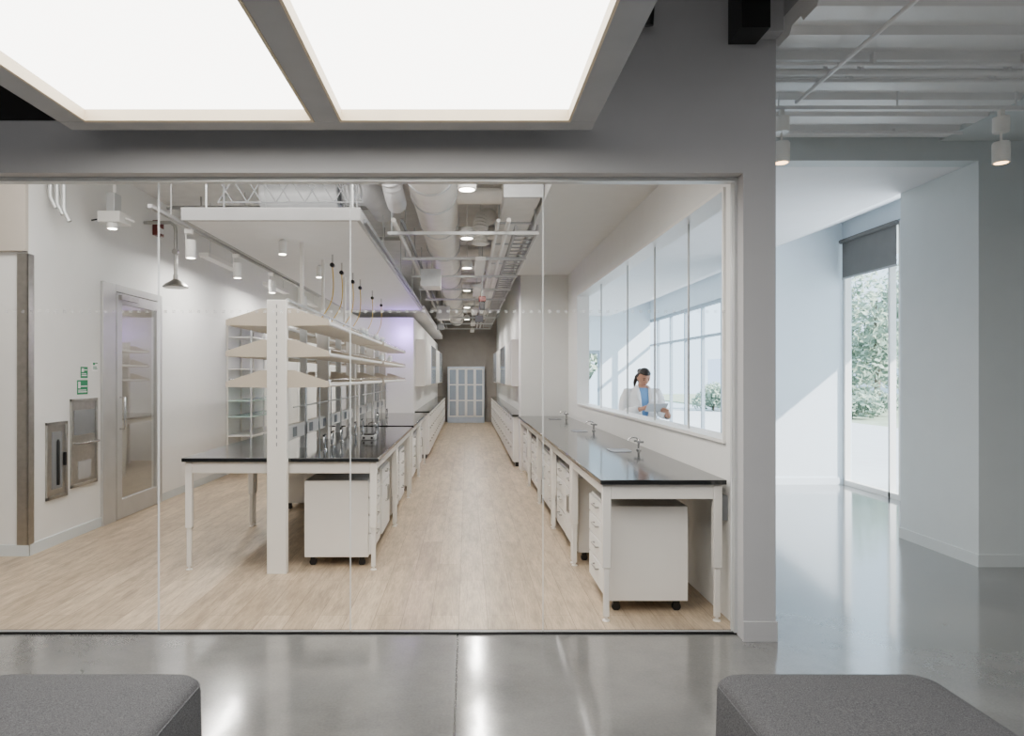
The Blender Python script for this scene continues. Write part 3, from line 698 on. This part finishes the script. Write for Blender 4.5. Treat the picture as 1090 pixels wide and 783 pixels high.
# thin looped cords: from a valve under the panel, sagging to the top rail of the shelving
for i,yy in enumerate((6.75,7.25,7.95,8.5,9.6,10.6)):
    x0,z0=-1.33,2.63
    pts=[]
    for k in range(15):
        q=k/14; pts.append((x0-.13*q*q, yy+.10*math.sin(q*math.pi)+.10*q, z0-.50*q-.10*math.sin(q*math.pi*.9)*(1-q)+.0))
    tagged(MB().tube(pts,.0055,8),'gas_hose',m_yel,'thin yellow hose looping down to the island shelving, %s from the glass'%on[i],'hose','yellow hoses above the island')
    t=thing('hose_valve','black valve under the suspended panel, %s from the glass'%on[i],'valve',(x0,yy,2.6),'black valves above the island')
    MB().cyl((x0,yy,2.75),(x0,yy,2.66),.009).build('stem',m_chrome,t); MB().cyl((x0,yy-.025,2.645),(x0,yy+.025,2.645),.022,n=18).build('body',m_black,t)

# ------------------------------------------------------------------ ceiling services
def ribbed(p,r,n=20,amp=.008,step=.03):
    P=[Vector(q) for q in p]; out=[]
    for i in range(len(P)-1):
        a=P[max(i-1,0)];b=P[i];c=P[i+1];d=P[min(i+2,len(P)-1)]
        k=max(4,int((c-b).length/step*2))
        for j in range(k):
            u=j/k; out.append(.5*((2*b)+(c-a)*u+(2*a-5*b+4*c-d)*u*u+(3*b-a-3*c+d)*u**3))
    out.append(P[-1])
    return MB().tube(out,[r+(amp if i%2 else -amp) for i in range(len(out))],n)
rd=thing('round_duct','large round white duct running the length of the centre aisle','duct',(-.3,14,3.11))
MB().cyl((-.32,5.3,3.34),(-.32,21.5,3.34),.22,n=32).build('duct_tube',m_ductw,rd)
for yy in (5.9,6.6,7.8,9.3,10.8,12.3,14,16,18,20): MB().cyl((-.32,yy,3.34),(-.32,yy+.04,3.34),.23,n=32).box(-.33,yy+.005,3.55,-.31,yy+.03,3.7).build('strap',m_duct,rd)
for yy in (7.1,8.95,10.2,11.6,13.0,14.2,15.8,17.2,19.2): MB().cyl((-.12,yy,3.42),(.36,yy,3.42),.085,n=20).build('branch_tube',m_ductw,rd)
m=ribbed([(-.70,6.2,3.69),(-.70,6.05,3.50),(-.68,6.0,3.36),(-.66,6.1,3.22),(-.66,6.45,3.17)],.085)
tagged(m,'flexible_duct',m_flex,'ribbed silver flexible duct curving beside the suspended panel','duct')
tagged(MB().cyl((-2.0,6.7,3.30),(-1.25,6.7,3.30),.15,n=24).cyl((-1.30,6.7,3.30),(-1.26,6.7,3.30),.16,n=24).cyl((-1.98,6.7,3.30),(-1.94,6.7,3.30),.16,n=24).box(-1.65,6.69,3.42,-1.63,6.71,3.7),'round_duct',m_duct,'galvanised round duct crossing above the suspended panel','duct')
tagged(ribbed([(-1.24,6.7,3.33),(-1.1,6.75,3.36),(-1.0,6.95,3.40),(-.97,7.3,3.43),(-.95,7.8,3.43)],.12),'flexible_duct',m_flex,'ribbed silver flexible duct joining the galvanised crossing duct','duct')
rd=thing('rectangular_duct','rectangular white duct along the right of the aisle ceiling','duct',(.53,14,3.28))
B(.36,6.41,3.24,.70,20.5,3.55).build('duct_body',m_ductw,rd)
for yy in (6.39,7.5,8.7,10.2,11.7,13.2,15,17,19): B(.345,yy,3.225,.715,yy+.04,3.565).box(.5,yy+.005,3.565,.52,yy+.02,3.7).build('flange',m_duct,rd)
for i,(x0,x1,yy,z0,z1) in enumerate(((-.60,-.36,9.1,2.76,2.96),(-.60,-.36,13.9,2.72,2.96))):
    t=thing('ventilation_box','compact white ventilation box hanging left of the aisle, %s from the glass'%on[i],'ventilation box',((x0+x1)/2,yy,z0),'ventilation boxes over the aisle')
    B(x0,yy,z0,x1,yy+.55,z1).build('body',m_ductw,t,bevel=.006)
    B(x0-.012,yy-.015,z0-.012,x1+.012,yy+.012,z1+.012).build('flange',m_duct,t)
    MB().cyl((x0+.12,yy+.25,z1),(x0+.12,yy+.25,3.13),.006,n=6).build('hanger_rod',m_alu,t)
tagged(ribbed([(.27,8.0,3.40),(.22,7.9,3.40),(.16,7.8,3.30),(.15,7.78,3.05)],.085),'flexible_duct',m_ductw,'short cream flexible duct dropping in the centre aisle','duct')
for i,yy in enumerate((6.9,8.4,9.9,11.4,12.9,14.9,16.9,18.9,20.9)):
    m=MB(); m.box(-.80,yy,2.98,.73,yy+.03,3.01)
    for x in (-.76,.69): m.cyl((x,yy+.02,3.01),(x,yy+.02,3.7),.008,n=8)
    tagged(m,'ceiling_strut',m_alu,'steel cross strut under the aisle ceiling, %s from the glass'%on[i],'strut','steel struts over the aisle')
m=MB()
for x in (.50,.72): m.box(x-.01,6.95,3.02,x+.01,20.9,3.09)
yy=7.0
while yy<20.8: m.box(.51,yy,3.025,.71,yy+.02,3.04); yy+=.22
tagged(m,'cable_tray',m_frame,'ladder cable tray resting on the struts over the aisle','cable tray')
for i,(x,z,r) in enumerate(((-.70,3.035,.022),(-.62,3.03,.016),(.30,3.03,.018),(.40,3.035,.022))):
    tagged(MB().cyl((x,6.5,z),(x,21,z),r,n=12),'service_pipe',m_ductw if i!=1 else m_box,'slim pipe on the aisle struts, %s from the left'%on[i],'pipe','pipes on the aisle struts')
for i,(yy) in enumerate((6.5,8.2,9.9)):
    m=MB(); m.cyl((-3.6,yy,3.60-.03*i),(-.9,yy,3.60-.03*i),.025,n=12)
    for x in (-3.2,-1.2): m.box(x,yy-.01,3.60-.03*i,x+.015,yy+.01,3.7)
    tagged(m,'service_pipe',m_frame,'grey pipe crossing above the island ceiling panel, %s from the glass'%on[i],'pipe','pipes above the suspended panel')
m=MB()
for z in (3.05,3.25): m.cyl((-2.15,5.9,z),(-.9,5.9,z),.008,n=8)
for k in range(10):
    x=-2.15+k*.125; m.cyl((x,5.9,3.05),(x+.125,5.9,3.25) if k%2==0 else (x+.125,5.9,3.05),.006,n=6); m.cyl((x,5.9,3.25),(x+.125,5.9,3.05),.006,n=6)
for x in (-2.1,-.95): m.cyl((x,5.9,2.95),(x,5.9,3.7),.008,n=8)
tagged(m,'wire_truss',m_box,'light wire truss standing above the front of the suspended panel','truss')
def downlight(label,x,y):
    t=thing('downlight',label,'downlight',(x,y,3.05),'round downlights over the centre aisle')
    MB().lathe((x,y,3.05),[(.068,0),(.076,.004),(.076,.09),(.05,.12),(.02,.13)],26).build('housing',m_lab2,t)
    MB().lathe((x,y,3.047),[(.062,0),(.062,.006)],24).build('lens',m_lamp,t)
    MB().cyl((x,y,3.17),(x,y,3.7),.007,n=8).build('stem',m_lab2,t)
for i,yy in enumerate((5.5,7.45,9.5,12.0,15.0,18.2)): downlight('round white downlight over the centre aisle, %s from the glass'%on[i],.0,yy)
t=thing('alarm_horn','dark red alarm horn on a conduit over the centre aisle','alarm',(.22,9.85,2.6))
MB().cyl((.22,9.85,2.70),(.22,9.85,3.702),.010).build('conduit',m_alu,t); B(.17,9.80,2.62,.27,9.90,2.70).build('housing',m_red,t,bevel=.01); B(.18,9.79,2.50,.26,9.87,2.62).build('speaker',m_black,t,bevel=.01)
for i,(x,yy,z) in enumerate(((.24,13.3,2.60),(-.6,15.5,2.6))):
    t=thing('hanging_sign','small dark sign box hanging over the far aisle, %s from the glass'%on[i],'sign',(x,yy,z),'sign boxes over the far aisle')
    B(x-.08,yy,z,x+.08,yy+.04,z+.13).build('box',m_box,t,bevel=.004); MB().cyl((x,yy+.02,z+.13),(x,yy+.02,3.702),.008).build('stem',m_alu,t)
def area(loc,sx,sy,p,col=(1,.96,.90),rot=(0,0,0)):
    l=bpy.data.lights.new('added_fill_lamp','AREA'); l.shape='RECTANGLE'; l.size=sx; l.size_y=sy; l.energy=p; l.color=col
    o=bpy.data.objects.new('added_fill_lamp',l); C.objects.link(o); o.location=loc; o.rotation_euler=rot; return o
def linear(label,x,y,z,p,grp):  # invented fixture, added to bring fill light into the aisles
    t=thing('added_linear_light',label,'light',(x,y,z),grp)
    B(x-.06,y-.6,z,x+.06,y+.6,z+.05).build('housing',m_lab2,t,bevel=.004)
    for q in (-.4,.4): MB().cyl((x,y+q,z+.05),(x,y+q,3.7),.005,n=6).build('hanger_wire',m_alu,t)
    area((x,y,z-.006),.11,1.18,p)
for i,yy in enumerate((8.6,11.0,14.6,17.9,20.6)): linear('added white linear fill light over the centre aisle, %s from the glass'%on[i],.16,yy,2.9,42,'added linear fill lights over the centre aisle')
for i,yy in enumerate((8.9,11.5,13.8)): linear('added white linear fill light over the left aisle, %s from the glass'%on[i],-3.2,yy,3.0,42,'added linear fill lights over the left aisle')
t=thing('wall_shelf_rack','glazed white shelving with pale green shelves beyond the white wall panel','shelving rack',(-3.55,11.7,0))
for yy in (10.7,11.35,12.0,12.65):
    B(-3.76,yy-.012,0.004,-3.74,yy+.012,2.35).build('post',m_lab,t); B(-3.39,yy-.012,0.004,-3.37,yy+.012,2.35).build('post',m_alu,t)
for z in (.3,.6,.9,1.15,1.4,1.65,1.9,2.15,2.33): B(-3.76,10.69,z,-3.36,12.66,z+.016).build('shelf',m_green_sh if z in (.9,1.15) else m_lab2,t)

# ------------------------------------------------------------------ exterior
S('floor_terrace', B(5.5,2,-.12,13,34,-.02), m_pave, 'pale paving outside the tall window', 'floor')
S('floor_lawn', B(13,-10,-.12,60,60,-.03), m_grass, 'lawn outside beyond the paving', 'floor')
S('floor_terrace_north', B(-6,24.2,-.12,5.4,50,-.03), m_grass, 'lawn beyond the end of the passage', 'floor')
S('trim_8', B(5.5,6,3.55,7.6,11.2,3.75), m_lab2, 'unseen white canopy added outside to cut the sun at the tall window', 'trim')  # added and sized so the sun patch gets its diagonal edge
def foliage(m,cl,n,s0):
    for _ in range(n):
        c,r=random.choice(cl); d=Vector((random.gauss(0,1),random.gauss(0,1),random.gauss(0,1))).normalized()*r*random.uniform(.6,1)
        p=c+d; u=Vector((random.gauss(0,1),random.gauss(0,1),random.gauss(0,1))).normalized(); v=u.orthogonal().normalized(); s=s0*(.8+.5*random.random())
        q=[p+u*s,p+v*s*.6,p-u*s,p-v*s*.6]; m.b.faces.new([m.b.verts.new(a) for a in q])
def tree(label,x,y,h,rad,n=1600,lo=.62,sp=.28):
    t=thing('garden_tree',label,'tree',(x,y,-.03),'trees outside the windows')
    MB().tube([(x,y,-.03),(x+.05,y,h*.3),(x-.03,y+.05,h*.6),(x,y,h*.85)],[.14,.11,.07,.03],10).build('trunk',m_bark,t)
    m=MB(); cl=[(Vector((x+random.uniform(-1,1)*rad*.7,y+random.uniform(-1,1)*rad*.7,h*lo+random.uniform(-1,1)*h*sp)),rad*random.uniform(.35,.55)) for _ in range(18)]
    foliage(m,cl,n,.15); m.build('foliage',m_leaf,t,smooth=False,recalc=False)
random.seed(11)
tree('leafy green tree outside the tall passage window',17.4,29.0,5.6,2.4,3200,.62,.30)
tree('second leafy tree farther out outside the tall window',25.0,39.0,7.5,3.4,4200,.58,.34)
tree('tree beyond the glazed door at the passage end',3.8,27.0,4.5,1.8)
for i,(x,y) in enumerate(((14.2,25.2),(16.0,26.6),(17.6,31.1),(13.4,33.5),(11.2,31.0),(14.2,39.0))):
    t=thing('garden_shrub','low green shrub outside on the lawn, %s of the row'%on[i],'shrub',(x,y,-.03),'shrubs outside the windows')
    m=MB(); cl=[(Vector((x+random.uniform(-.6,.6),y+random.uniform(-.6,.6),.35+random.uniform(0,.45))),.42) for _ in range(7)]
    foliage(m,cl,900,.09); m.build('foliage',m_leaf,t,smooth=False,recalc=False)
    MB().tube([(x,y,-.03),(x,y,.5)],.04,8).build('stem',m_bark,t)
S('wall_neighbour', B(30,10,-.03,34,85,3.6), M('pale lilac render',(.86,.88,.93),.8), 'pale building across the lawn', 'wall')

# ------------------------------------------------------------------ person
def person():
    PX,PY=2.17,8.45
    root=thing('person','person in a white lab coat over a light blue top, looking down at a tablet','person',(0,0,0))
    piv=Vector((0,.015,1.46))
    Rm=Matrix.Rotation(R(8),4,'Z')@Matrix.Rotation(R(24),4,'X')
    Hc=Vector((0,-.008,1.552))
    def H(p): return piv+Rm@(Vector(p)+Hc-piv)
    def headfn(p):
        x,y,z=p
        if z<0: 
            k=-z/.115; x*=1-.38*k*k; y=y*(1-.18*k) - .010*k
        if y<0: y*= .93
        return H((x,y,z))
    # tablet tipped up a little so that its pale back and screen edge read from the lab
    T=Vector((.075,-.33,1.175)); u=Vector((1,0,0)); v=Vector((0,-.80,.60)); n=Vector((0,.60,.80))
    P=lambda a,b,c: T+u*a+v*b+n*c
    m=MB()
    def ring(z,rx,ry,cy=0,k=20): return [(rx*math.cos(2*math.pi*i/k),cy+ry*math.sin(2*math.pi*i/k),z) for i in range(k)]
    m.loft([ring(.80,.12,.09),ring(.88,.165,.11),ring(.95,.16,.105),ring(1.05,.125,.09),ring(1.18,.14,.095),ring(1.27,.15,.10,-.005),ring(1.34,.155,.085),ring(1.39,.12,.065,.01),ring(1.42,.06,.05,.015)])
    m.tube([(0,.02,1.36),(0,.015,1.42),(0,.005,1.50),H((0,.01,-.03))],[.062,.05,.047,.05],16)
    m.ell((0,0,0),.074,.092,.112,24,18,headfn)
    m.tube([H((0,-.080,.015)),H((0,-.094,-.012)),H((0,-.098,-.028)),H((0,-.082,-.036))],[.008,.010,.013,.008],10)
    for s in (-1,1):
        m.ell((0,0,0),.010,.020,.030,10,8,lambda p,s=s: H(p+Vector((s*.073,.008,-.008))))
    m.ell((0,0,0),.020,.013,.008,10,8,lambda p: H(p+Vector((0,-.074,-.060))))
    Lw=P(.17,-.13,-.04); Rw=P(-.14,-.10,.05); Le=Vector((.245,0,1.085)); Re=Vector((-.235,-.01,1.09))
    for s,e,wv in ((1,Le,Lw),(-1,Re,Rw)):
        m.tube([(s*.10,.01,1.35),(s*.165,.01,1.345),(s*.20,.01,1.26),(s*.222,.005,1.17),e,e.lerp(wv,.35),e.lerp(wv,.75),wv],[.05,.052,.046,.041,.038,.036,.027,.023],14)
    pc=P(.145,-.07,-.025); m.tube([Lw,Lw.lerp(pc,.5),pc,P(.125,-.035,-.022)],[.023,.026,.028,.018],12)
    for b,l in ((-.075,.85),(-.052,1.),(-.028,1.05),(-.004,.95)):
        m.tube([P(.150,b*.8-.02,-.024),P(.118,b,-.020),P(.118-.035*l,b+.004,-.015),P(.118-.062*l,b+.006,-.0135)],[.011,.009,.008,.0068],8)
    m.tube([P(.165,-.085,-.018),P(.150,-.06,.004),P(.128,-.045,.014),P(.105,-.035,.0135)],[.012,.010,.009,.0075],8)
    pc=P(-.105,-.065,.042); m.tube([Rw,Rw.lerp(pc,.5),pc,P(-.085,-.045,.038)],[.023,.026,.029,.018],12)
    m.tube([P(-.10,-.045,.042),P(-.070,-.020,.038),P(-.042,.004,.030),P(-.022,.020,.014)],[.011,.009,.008,.0065],8)
    for q,l in ((0,1),(1,.95),(2,.8)):
        a0=-.088+.004*q; b0=-.058-.018*q
        m.tube([P(a0-.01,b0,.042),P(a0+.028*l,b0+.016,.038),P(a0+.044*l,b0+.018,.022),P(a0+.030*l,b0+.006,.014)],[.011,.009,.008,.0068],8)
    m.tube([P(-.125,-.045,.042),P(-.105,-.012,.032),P(-.080,.004,.022),P(-.060,.008,.015)],[.012,.010,.009,.0075],8)
    for s in (-1,1):
        m.tube([(s*.085,0,.90),(s*.092,0,.80),(s*.095,-.005,.62),(s*.095,-.01,.47),(s*.095,.01,.33),(s*.092,.02,.12),(s*.092,.02,.06)],[.08,.083,.068,.052,.052,.036,.036],14)
        m.ell((s*.095,-.045,.04),.036,.105,.032,14,8,lambda p,s=s: p+Vector((s*.095,-.045,.04)))
    body=m.build('body',m_skin,root)
    rm=body.modifiers.new('fuse','REMESH'); rm.mode='VOXEL'; rm.voxel_size=.0052; rm.use_smooth_shade=True
    sm=body.modifiers.new('smooth','SMOOTH'); sm.factor=.5; sm.iterations=2
    for s in (-1,1):
        MB().ell((0,0,0),.010,.006,.006,10,8,lambda p,s=s: H(p+Vector((s*.030,-.078,.0)))).build('eye',m_eye,root)
        MB().tube([H((s*.014,-.085,.016)),H((s*.030,-.084,.022)),H((s*.046,-.074,.016))],.0028,6).build('eyebrow',m_hair,root)
    MB().tube([H((-.022,-.074,-.060)),H((0,-.084,-.062)),H((.022,-.074,-.060))],[.003,.0055,.003],8).build('mouth',m_lip,root)
    hair=MB()
    def hk(p): return not (p.y<-.012 and p.z<.056) and p.z>-.085
    hair.ell((0,0,0),.083,.103,.121,32,24,lambda p: H((p.x*(1-.2*max(0,-p.z/.12)),p.y,p.z)),hk)
    hr=hair.build('hair',m_hair,root); so=hr.modifiers.new('thick','SOLIDIFY'); so.thickness=.008; so.offset=-1
    pt=MB(); pt.ell((0,0,0),.036,.034,.036,16,12,lambda p: H(p+Vector((-.01,.115,.03)))); pt.tube([H((0,.12,.01)),H((-.03,.13,-.05)),H((-.055,.105,-.12)),H((-.065,.08,-.17))],[.024,.028,.022,.006],12); pt.build('ponytail',m_hair,root)
    sh=MB(); sh.loft([ring(.84,.172,.120),ring(.95,.168,.115),ring(1.05,.140,.103),ring(1.18,.152,.108),ring(1.27,.160,.110,-.005),ring(1.335,.158,.092,.0),ring(1.385,.118,.072,.01),ring(1.405,.075,.062,.012)],caps=False)
    s_=sh.build('scrub_top',m_shirt,root); a=s_.modifiers.new('t','SOLIDIFY'); a.thickness=.004
    ct=MB(); rings=[]
    for (z,rx,ry,cy,g) in ((.52,.235,.165,.0,8),(.70,.225,.16,.0,8),(.86,.205,.15,0,8),(.97,.188,.135,0,9),(1.07,.166,.122,0,12),(1.18,.175,.125,0,17),(1.27,.188,.125,.0,22),(1.335,.190,.106,.005,28),(1.375,.150,.085,.012,36),(1.41,.085,.068,.018,44),(1.435,.070,.06,.022,50)):
        pts=[]; k=34
        for i in range(k+1):
            a=R(-90+g+(360-2*g)*i/k); pts.append((rx*math.cos(a),cy+ry*math.sin(a)+.004*math.sin(i*1.3)*(1 if z<1 else .3),z))
        rings.append(pts)
    ct.loft(rings,caps=False,closed=False)
    for s,e,wv in ((1,Le,Lw),(-1,Re,Rw)):
        w2=e.lerp(wv,.88)
        ct.tube([(s*.125,.01,1.345),(s*.172,.01,1.345),(s*.210,.01,1.26),(s*.232,.005,1.17),e,e.lerp(wv,.25),e.lerp(wv,.6),w2],[.045,.064,.062,.057,.056,.052,.044,.040],18,caps=False)
    cc=ct.build('lab_coat',m_coat,root); a=cc.modifiers.new('t','SOLIDIFY'); a.thickness=.006; a.offset=1
    lp=MB()
    for s in (-1,1):
        pts=[(s*.062,-.040,1.432),(s*.105,-.070,1.385),(s*.110,-.112,1.30),(s*.075,-.130,1.22),(s*.040,-.132,1.13),(s*.046,-.124,1.24),(s*.050,-.090,1.34)]
        vs=[lp.b.verts.new(p) for p in pts]; lp.b.faces.new(vs)
    l_=lp.build('lapel',m_coat,root); a=l_.modifiers.new('t','SOLIDIFY'); a.thickness=.008; a.offset=0
    B(.075,-.138,1.17,.13,-.128,1.24).build('chest_pocket',m_coat,root)
    tr=MB()
    for s in (-1,1): tr.tube([(s*.082,0,.92),(s*.092,0,.80),(s*.097,-.005,.60),(s*.097,-.005,.46),(s*.096,.01,.30),(s*.094,.015,.09)],[.095,.093,.078,.065,.062,.058],16,caps=False)
    q=tr.build('trousers',m_trou,root); a=q.modifiers.new('t','SOLIDIFY'); a.thickness=.004
    for s in (-1,1):
        MB().ell((s*.095,-.045,.043),.045,.125,.043,16,10).build('shoe',m_lab2,root)
    root.location=(PX,PY,0); root.rotation_euler=(0,0,R(2))
    tb=thing('tablet','pale tablet held by the person in the lab coat','tablet',(0,0,0))
    MB().obox(T,u,v,n,.122,.085,.0045).build('case',m_tcase,tb,bevel=.003)
    MB().obox(T+n*.005,u,v,n,.114,.078,.0008).build('screen',m_screen,tb)
    tb.location=(PX,PY,0); tb.rotation_euler=(0,0,R(2))
person()

# ------------------------------------------------------------------ lights
area((-1.6,4.85,3.6),4.6,.9,130)  # fill lamp added out of sight above the header to brighten the lab
area((.2,5.0,3.6),1.0,1.2,26)  # second hidden lab fill, added over the near aisle
area((-4.4,7.7,2.65),.6,1.0,10)  # fill lamp added to light the store room behind the door
area((5.30,7.35,1.7),2.6,1.5,95,(.80,.90,1.0),(0,R(90),0))  # added fill hidden behind the wall return, acts like a window
area((2.8,12.6,3.25),1.4,3.5,85,(.74,.88,1.0))  # added cool fill to brighten the passage
area((2.8,17.5,3.25),1.4,3.0,75,(.72,.87,1.0))  # added cool fill for the far part of the passage
area((2.6,1.0,3.40),1.2,2.4,44,(1,.99,.97))  # added lobby fill on the right, out of view
area((-1,-1.8,4.1),4,2.0,165,(1,.98,.95))  # added lobby fill behind the camera
def spot(x,y,z,p,a=70,col=(1,.93,.82),r=.04):
    l=bpy.data.lights.new('spot_lamp','SPOT'); l.energy=p; l.spot_size=R(a); l.spot_blend=.7; l.color=col; l.shadow_soft_size=r
    o=bpy.data.objects.new('spot_lamp',l); C.objects.link(o); o.location=(x,y,z)
spot(2.12,4.6,2.975,30); spot(3.6,4.6,2.975,30)
for yy in (5.5,7.45,9.5): spot(0,yy,3.04,70,100,(1,.92,.82))
for yy in (6.43,7.74,9.12): spot(-2.6,yy,2.65,28,80)
l=bpy.data.lights.new('purple_lamp','POINT'); l.energy=12; l.color=(.42,.22,1); l.shadow_soft_size=.05
o=bpy.data.objects.new('purple_lamp',l); C.objects.link(o); o.location=(-1.12,12.3,2.3)
s=bpy.data.lights.new('sun','SUN'); s.energy=15; s.angle=R(.6); s.color=(1,.98,.95)
so=bpy.data.objects.new('sun',s); C.objects.link(so); d=Vector((-.72,.43,-.60)); so.rotation_euler=d.to_track_quat('-Z','Y').to_euler()
W=bpy.data.worlds.new('sky'); bpy.context.scene.world=W; W.use_nodes=True
bg=W.node_tree.nodes['Background']; bg.inputs['Color'].default_value=(.62,.82,1.0,1); bg.inputs['Strength'].default_value=3.4
# ------------------------------------------------------------------ camera
cam=bpy.data.cameras.new('camera'); cam.lens=24; cam.sensor_width=36; cam.shift_x=(545-VX)/1090; cam.shift_y=(VY-391.5)/1090; cam.clip_end=300
co=bpy.data.objects.new('camera',cam); C.objects.link(co); co.location=(0,0,EYE); co.rotation_euler=(R(90),0,0)
bpy.context.scene.camera=co
